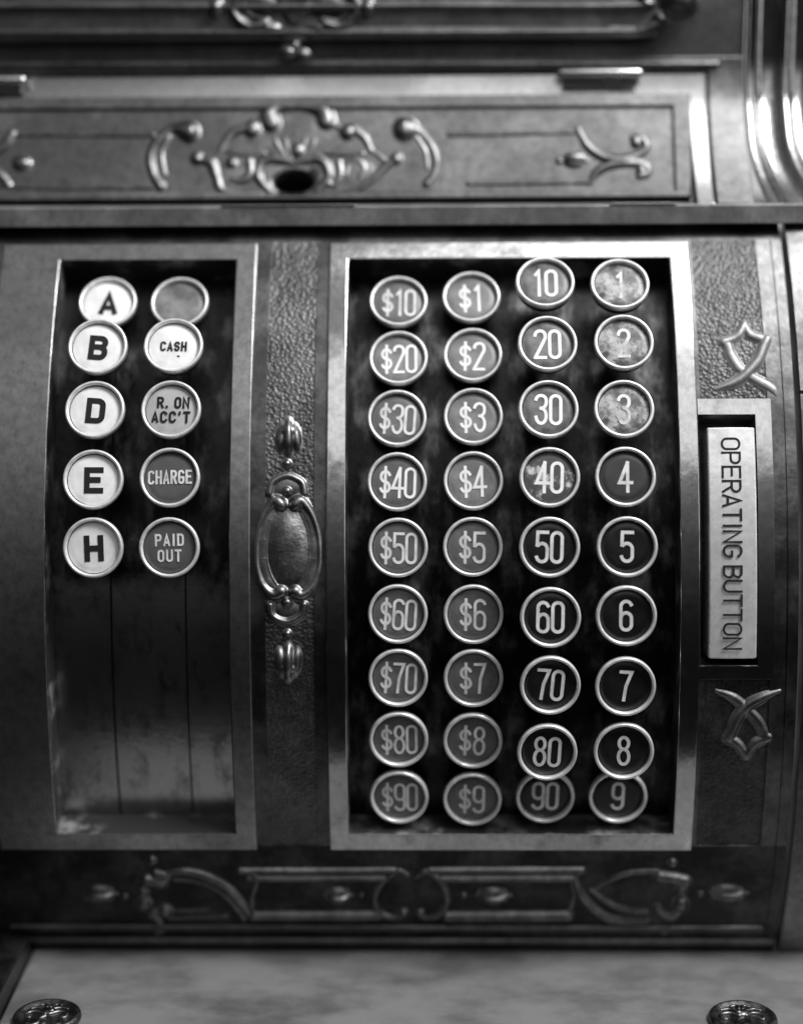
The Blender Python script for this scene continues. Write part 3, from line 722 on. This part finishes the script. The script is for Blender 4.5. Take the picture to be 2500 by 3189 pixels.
relief('lid_surround', [xleft, x_lid+.05, x_fr, x_st], [0, s_lid_t+.03, s_band_t, s_end],
       lambda x, s: None if (x < x_lid+.05 and s < s_lid_t+.03) else (-.22 if (x < x_fr and s < s_band_t) else -.05), cove, [M_cab, M_band], ROOT, drop=-.8, bevel=.08,
       mfun=lambda x, s: 1 if (x < x_fr and s < s_band_t) else 0, step=.35)
# lid with an oval key opening
s_p1, s_p0 = l_at(336), l_at(598)
x_p = FLAT(2096, 400)[0].x
hole = FLAT(550+690*.527, 250+592*.527)[0]; hx, hs = hole.x, l_at(250+592*.527)
ha, hb = .70, .43
g0, g1, t0, t1 = hx-1.05, hx+1.05, hs-.56, hs+.63
def lid_h(x, s):
    if g0 < x < g1 and t0 < s < t1: return None
    if s_p0 < s < s_p1 and x < x_p: return -.06
    return .06
LID = relief('lid', [xleft, g0, g1, x_p, x_lid], [0, s_p0, t0, t1, s_p1, LL], lid_h, lidm, M_lid, ROOT, drop=-.9, bevel=.05, step=.3)
mb = MB(); n = 48; R0, R1, R2, R3 = [], [], [], []
for k in range(n):
    a = 2*math.pi*k/n; c_, s_ = math.cos(a), math.sin(a)
    q = 1/max(abs(c_)/1.06, 1e-6) if abs(c_)*.585 > abs(s_)*1.06 else .585/max(abs(s_), 1e-6)
    q = min(1.06/max(abs(c_), 1e-6), .6/max(abs(s_), 1e-6))
    R0.append(mb.vert(lidm(hx+q*c_, hs+.035+q*s_, -.06))); R1.append(mb.vert(lidm(hx+(ha+.12)*c_, hs+min(hb+.06, .58)*s_, -.02)))
    R2.append(mb.vert(lidm(hx+ha*c_, hs+hb*s_, -.12))); R3.append(mb.vert(lidm(hx+ha*.9*c_, hs+hb*.9*s_, -1.6)))
for A, B in ((R0, R1), (R1, R2)):
    for k in range(n): mb.face((A[k], A[(k+1) % n], B[(k+1) % n], B[k]))
for k in range(n): mb.face((R2[k], R2[(k+1) % n], R3[(k+1) % n], R3[k]), 1)
mb.face(R3, 1)
mb.build('keyhole', [M_lid, M_black], LID, smooth=60)
# lid ornaments
LC = Prof([tuple(lidm(0, q, -.05))[1:] for q in (-.5, LL+.3)])
o = Ornament(LC, 550, 250, .527, 1.35, .65)
o.blob(700, 330, 300, 130, h=.07); o.blob(330, 560, 130, 90, h=.06); o.blob(1060, 540, 130, 90, h=.06)
o.tube([(255, 430, 9), (225, 470, 10), (215, 520, 10)], 0); o.tube([(1145, 410, 9), (1200, 450, 10), (1240, 480, 10)], 0); o.tube([(490, 250, 14), (530, 240, 14)], 0); o.tube([(915, 255, 14), (975, 285, 14)], 0)
o.tube([(300, 420, 8), (400, 440, 10), (520, 430, 8)], 0); o.tube([(880, 430, 8), (1000, 440, 10), (1100, 430, 8)], 0)
for k in (-2, -1, 1, 2): o.tube([(700+k*28, 450, 6), (700+k*52, 380, 12), (700+k*62, 320, 8)], 0)
o.tube([(562, 255, 40), (548, 205, 34), (600, 162, 24), (700, 146, 22), (800, 160, 24), (868, 190, 34), (884, 245, 38)], 0)
o.blob(450, 290, 50); o.blob(1010, 308, 44)
o.tube([(420, 275, 20), (335, 310, 18), (285, 370, 15), (255, 430, 10)], 0); o.tube([(1040, 285, 20), (1110, 340, 17), (1145, 410, 12)], 0)
o.blob(705, 316, 26, h=.08); o.blob(715, 412, 42, h=.2)
o.tube([(545, 650, 14), (482, 575, 20), (492, 500, 20), (545, 462, 18), (620, 470, 18), (695, 490, 16)], 0)
o.tube([(835, 650, 14), (895, 575, 20), (880, 500, 20), (830, 462, 18), (760, 470, 18), (695, 490, 16)], 0)
o.tube([(430, 480, 16), (435, 550, 20), (390, 595, 18), (330, 590, 12)], 0); o.tube([(960, 480, 12), (965, 560, 16), (930, 620, 14)], 0)
o.blob(120, 462, 36); o.tube([(150, 470, 16), (205, 490, 22), (235, 570, 20), (260, 640, 18), (340, 672, 14), (470, 692, 10)], 0)
o.blob(1298, 465, 34); o.tube([(1270, 480, 16), (1215, 530, 16), (1150, 590, 14), (1060, 650, 12), (930, 682, 10)], 0)
o.blob(325, 492, 34); o.blob(250, 628, 24); o.tube([(1000, 560), (1020, 490), (1075, 478), (1110, 520), (1080, 575)], 11)
o.blob(905, 615, 22); o.blob(330, 585, 16)
o.tube([(1352, 290, 48), (1430, 300, 16), (1500, 380, 15), (1535, 470, 14), (1520, 560, 14), (1478, 612, 18)], 0)
o.tube([(1420, 340, 8), (1470, 420, 8), (1480, 520, 8)], 0)
o.build('lid_cartouche', M_lrelief, LID)
o = Ornament(LC, 0, 0, .732, 1.35, .75)
o.tube([(805, 562, 30), (740, 548, 14), (672, 600, 14), (640, 670, 13), (652, 740, 12), (682, 792, 16)], 0)
o.tube([(720, 580, 7), (690, 650, 7), (700, 740, 7)], 0)
o.tube([(60, 572), (350, 574), (655, 576)], 7); o.tube([(-60, 790), (200, 800), (650, 800)], 6); o.tube([(-40, 660), (15, 625), (55, 570)], 13); o.tube([(-40, 720), (0, 740), (35, 785)], 12)
o.blob(95, 695, 38, 30)
o.build('lid_scroll', M_lrelief, LID)
o = Ornament(LC, 1250, 0, .732, 1.3, .75)
o.tube([(200, 574), (480, 569), (748, 562)], 7); o.tube([(750, 545, 8), (790, 620, 13), (860, 668, 15), (945, 680, 16), (1015, 655, 12), (1042, 622, 12), (1020, 588, 11), (985, 590, 11)], 0); o.blob(998, 608, 22)
o.tube([(285, 782), (540, 779), (795, 774)], 8); o.tube([(800, 780, 8), (832, 730, 13), (890, 702, 14), (970, 694, 14), (1038, 705, 12), (1045, 740, 11), (1010, 748, 11)], 0); o.blob(1018, 725, 20)
hbud(o, 732, 682, 46, 32); o.blob(670, 686, 14)
o.build('lid_scroll', M_lrelief, LID)
# hinges
for u0_, u1_, v in ((1745, 1985, 228), (-260, 75, 250)):
    mb = MB(); a = COVE(u0_, v)[0]; b = COVE(u1_, v)[0]; q = Vector((0, -.28, 0))
    mb.tube([a+q, (a+b)/2+q, b+q], .17, [Vector((0, -1, 0))]*3, n=16)
    mb.box(((a.x+b.x)/2, a.y-.12, a.z-.28), (b.x-a.x-.1, .3, .36)); mb.build('lid_hinge', M_band, ROOT, bevel=0)
# --- upright upper panel
YP = -13.6
z_of = lambda v: zy(v, YP)
body_top = z_of(-420)
mb = MB(); mb.box(((xleft+x_st)/2, YP+1.3, (z_of(190)+body_top)/2), (x_st-xleft, 2.4, body_top-z_of(190))); mb.build('upper_body', M_panel, ROOT, bevel=.05)
xt = ony(2040, 100, YP).x
mb = MB(); mb.box(((xleft+xt)/2, YP-.1, (z_of(125)+body_top)/2), (xt-xleft, .6, body_top-z_of(125))); mb.build('display_panel', M_panel, ROOT, bevel=.12)
PL = Prof([(YP-.42, z_of(300)), (YP-.42, body_top)])
o = Ornament(PL, 0, 0, 1)
o.tube([(-500, 103, 13), (600, 103, 13), (1300, 102, 13), (1900, 100, 13), (1990, 98, 14), (2045, 75, 16)], 0, lift=.02)
o.tube([(-500, 22, 13), (600, 22, 13), (1300, 20, 13), (1960, 20, 13), (2000, 0, 14), (2010, -60, 14), (2010, -300, 14)], 0, lift=.02)
o.blob(2055, 60, 22); o.blob(2115, -2, 50); o.tube([(2075, 30), (2085, -60), (2085, -300)], 14)
o.build('panel_moulding', M_cab, ROOT)
o = Ornament(PL, 550, 0, .4098)
o.tube([(470, -20, 40), (425, 60, 34), (470, 150, 36), (560, 205, 40), (660, 185, 44), (690, 150, 20)], 0); o.tube([(520, -40, 22), (500, 40, 20), (560, 110, 18), (650, 140, 12)], 0)
o.tube([(1335, -20, 40), (1375, 70, 34), (1320, 165, 36), (1235, 205, 40), (1135, 185, 44), (1105, 150, 20)], 0)
for k in range(-3, 4): o.tube([(890+k*8, 170, 14), (890+k*22, 90, 20), (890+k*34, -20, 24)], 0)
o.blob(700, 215, 90, 40); o.blob(1080, 215, 85, 42); o.blob(880, 292, 110, 24); o.blob(850, 395, 55, 40); o.blob(960, 412, 50, 36); o.blob(900, 350, 30, 40)
o.blob(640, 40, 130, 90, h=.12); o.blob(1140, 40, 130, 90, h=.12)
o.blob(300, 60, 62); o.blob(1450, 62, 62)
o.build('display_cartouche', M_lrelief, ROOT)
# small step line under the panel
o = Ornament(Prof([(-13.7, z_of(230)), (-13.7, z_of(150))]), 0, 0, 1)
o.tube([(-500, 202), (600, 202), (1300, 200), (2230, 200)], 8); o.build('string_moulding', M_cab, ROOT)

# --- moulded corner of the cabinet: a section in plan drawn up the cove, flaring out at the foot
def corner(sgn, x_base, name='corner_moulding'):
    sec = []
    for i in range(71):
        t = i/70*2.36
        if t < .12: d = .06*math.sin(t/.12*math.pi)
        elif t < .34: d = 0
        elif t < .50: d = .09*math.sin((t-.34)/.16*math.pi)
        elif t < 1.22: d = -.10*math.sin((t-.50)/.72*math.pi)**.6
        elif t < 1.74: d = .16*math.sin((t-1.22)/.52*math.pi)
        elif t < 2.30: d = -.10*math.sin((t-1.74)/.56*math.pi)**.6
        else: d = 0
        sec.append((t, d))
    mb = MB(); rows = []
    lv = [acc[-1]*j/40 for j in range(41)]
    for s in lv+[None]:
        row = []
        for t, d in sec:
            if s is None:
                p = cove(0, acc[-1], d); p.z = body_top; fl = 0
            else:
                p = cove(0, s, d); fl = max(0, 1-s/(acc[-1]*.52))**2*1.2
            k = t/2.36
            row.append(mb.vert(Vector((x_base+sgn*(t*.95+fl*(.35+.65*k)), p.y, p.z))))
        # return along the side
        q = mb.v[row[-1]].copy(); q.y += 6; row.append(mb.vert(q))
        rows.append(row)
    for A, B in zip(rows[:-1], rows[1:]):
        for k in range(len(A)-1): mb.face((A[k], A[k+1], B[k+1], B[k]))
    return mb.build(name, M_corner, ROOT, smooth=60)
corner(1, x_st)

# --- what little shows behind
mb = MB(); mb.box((0, 70, 20), (400, 2, 300)); wl = mb.build('wall', M_wall); wl['kind'] = 'structure'
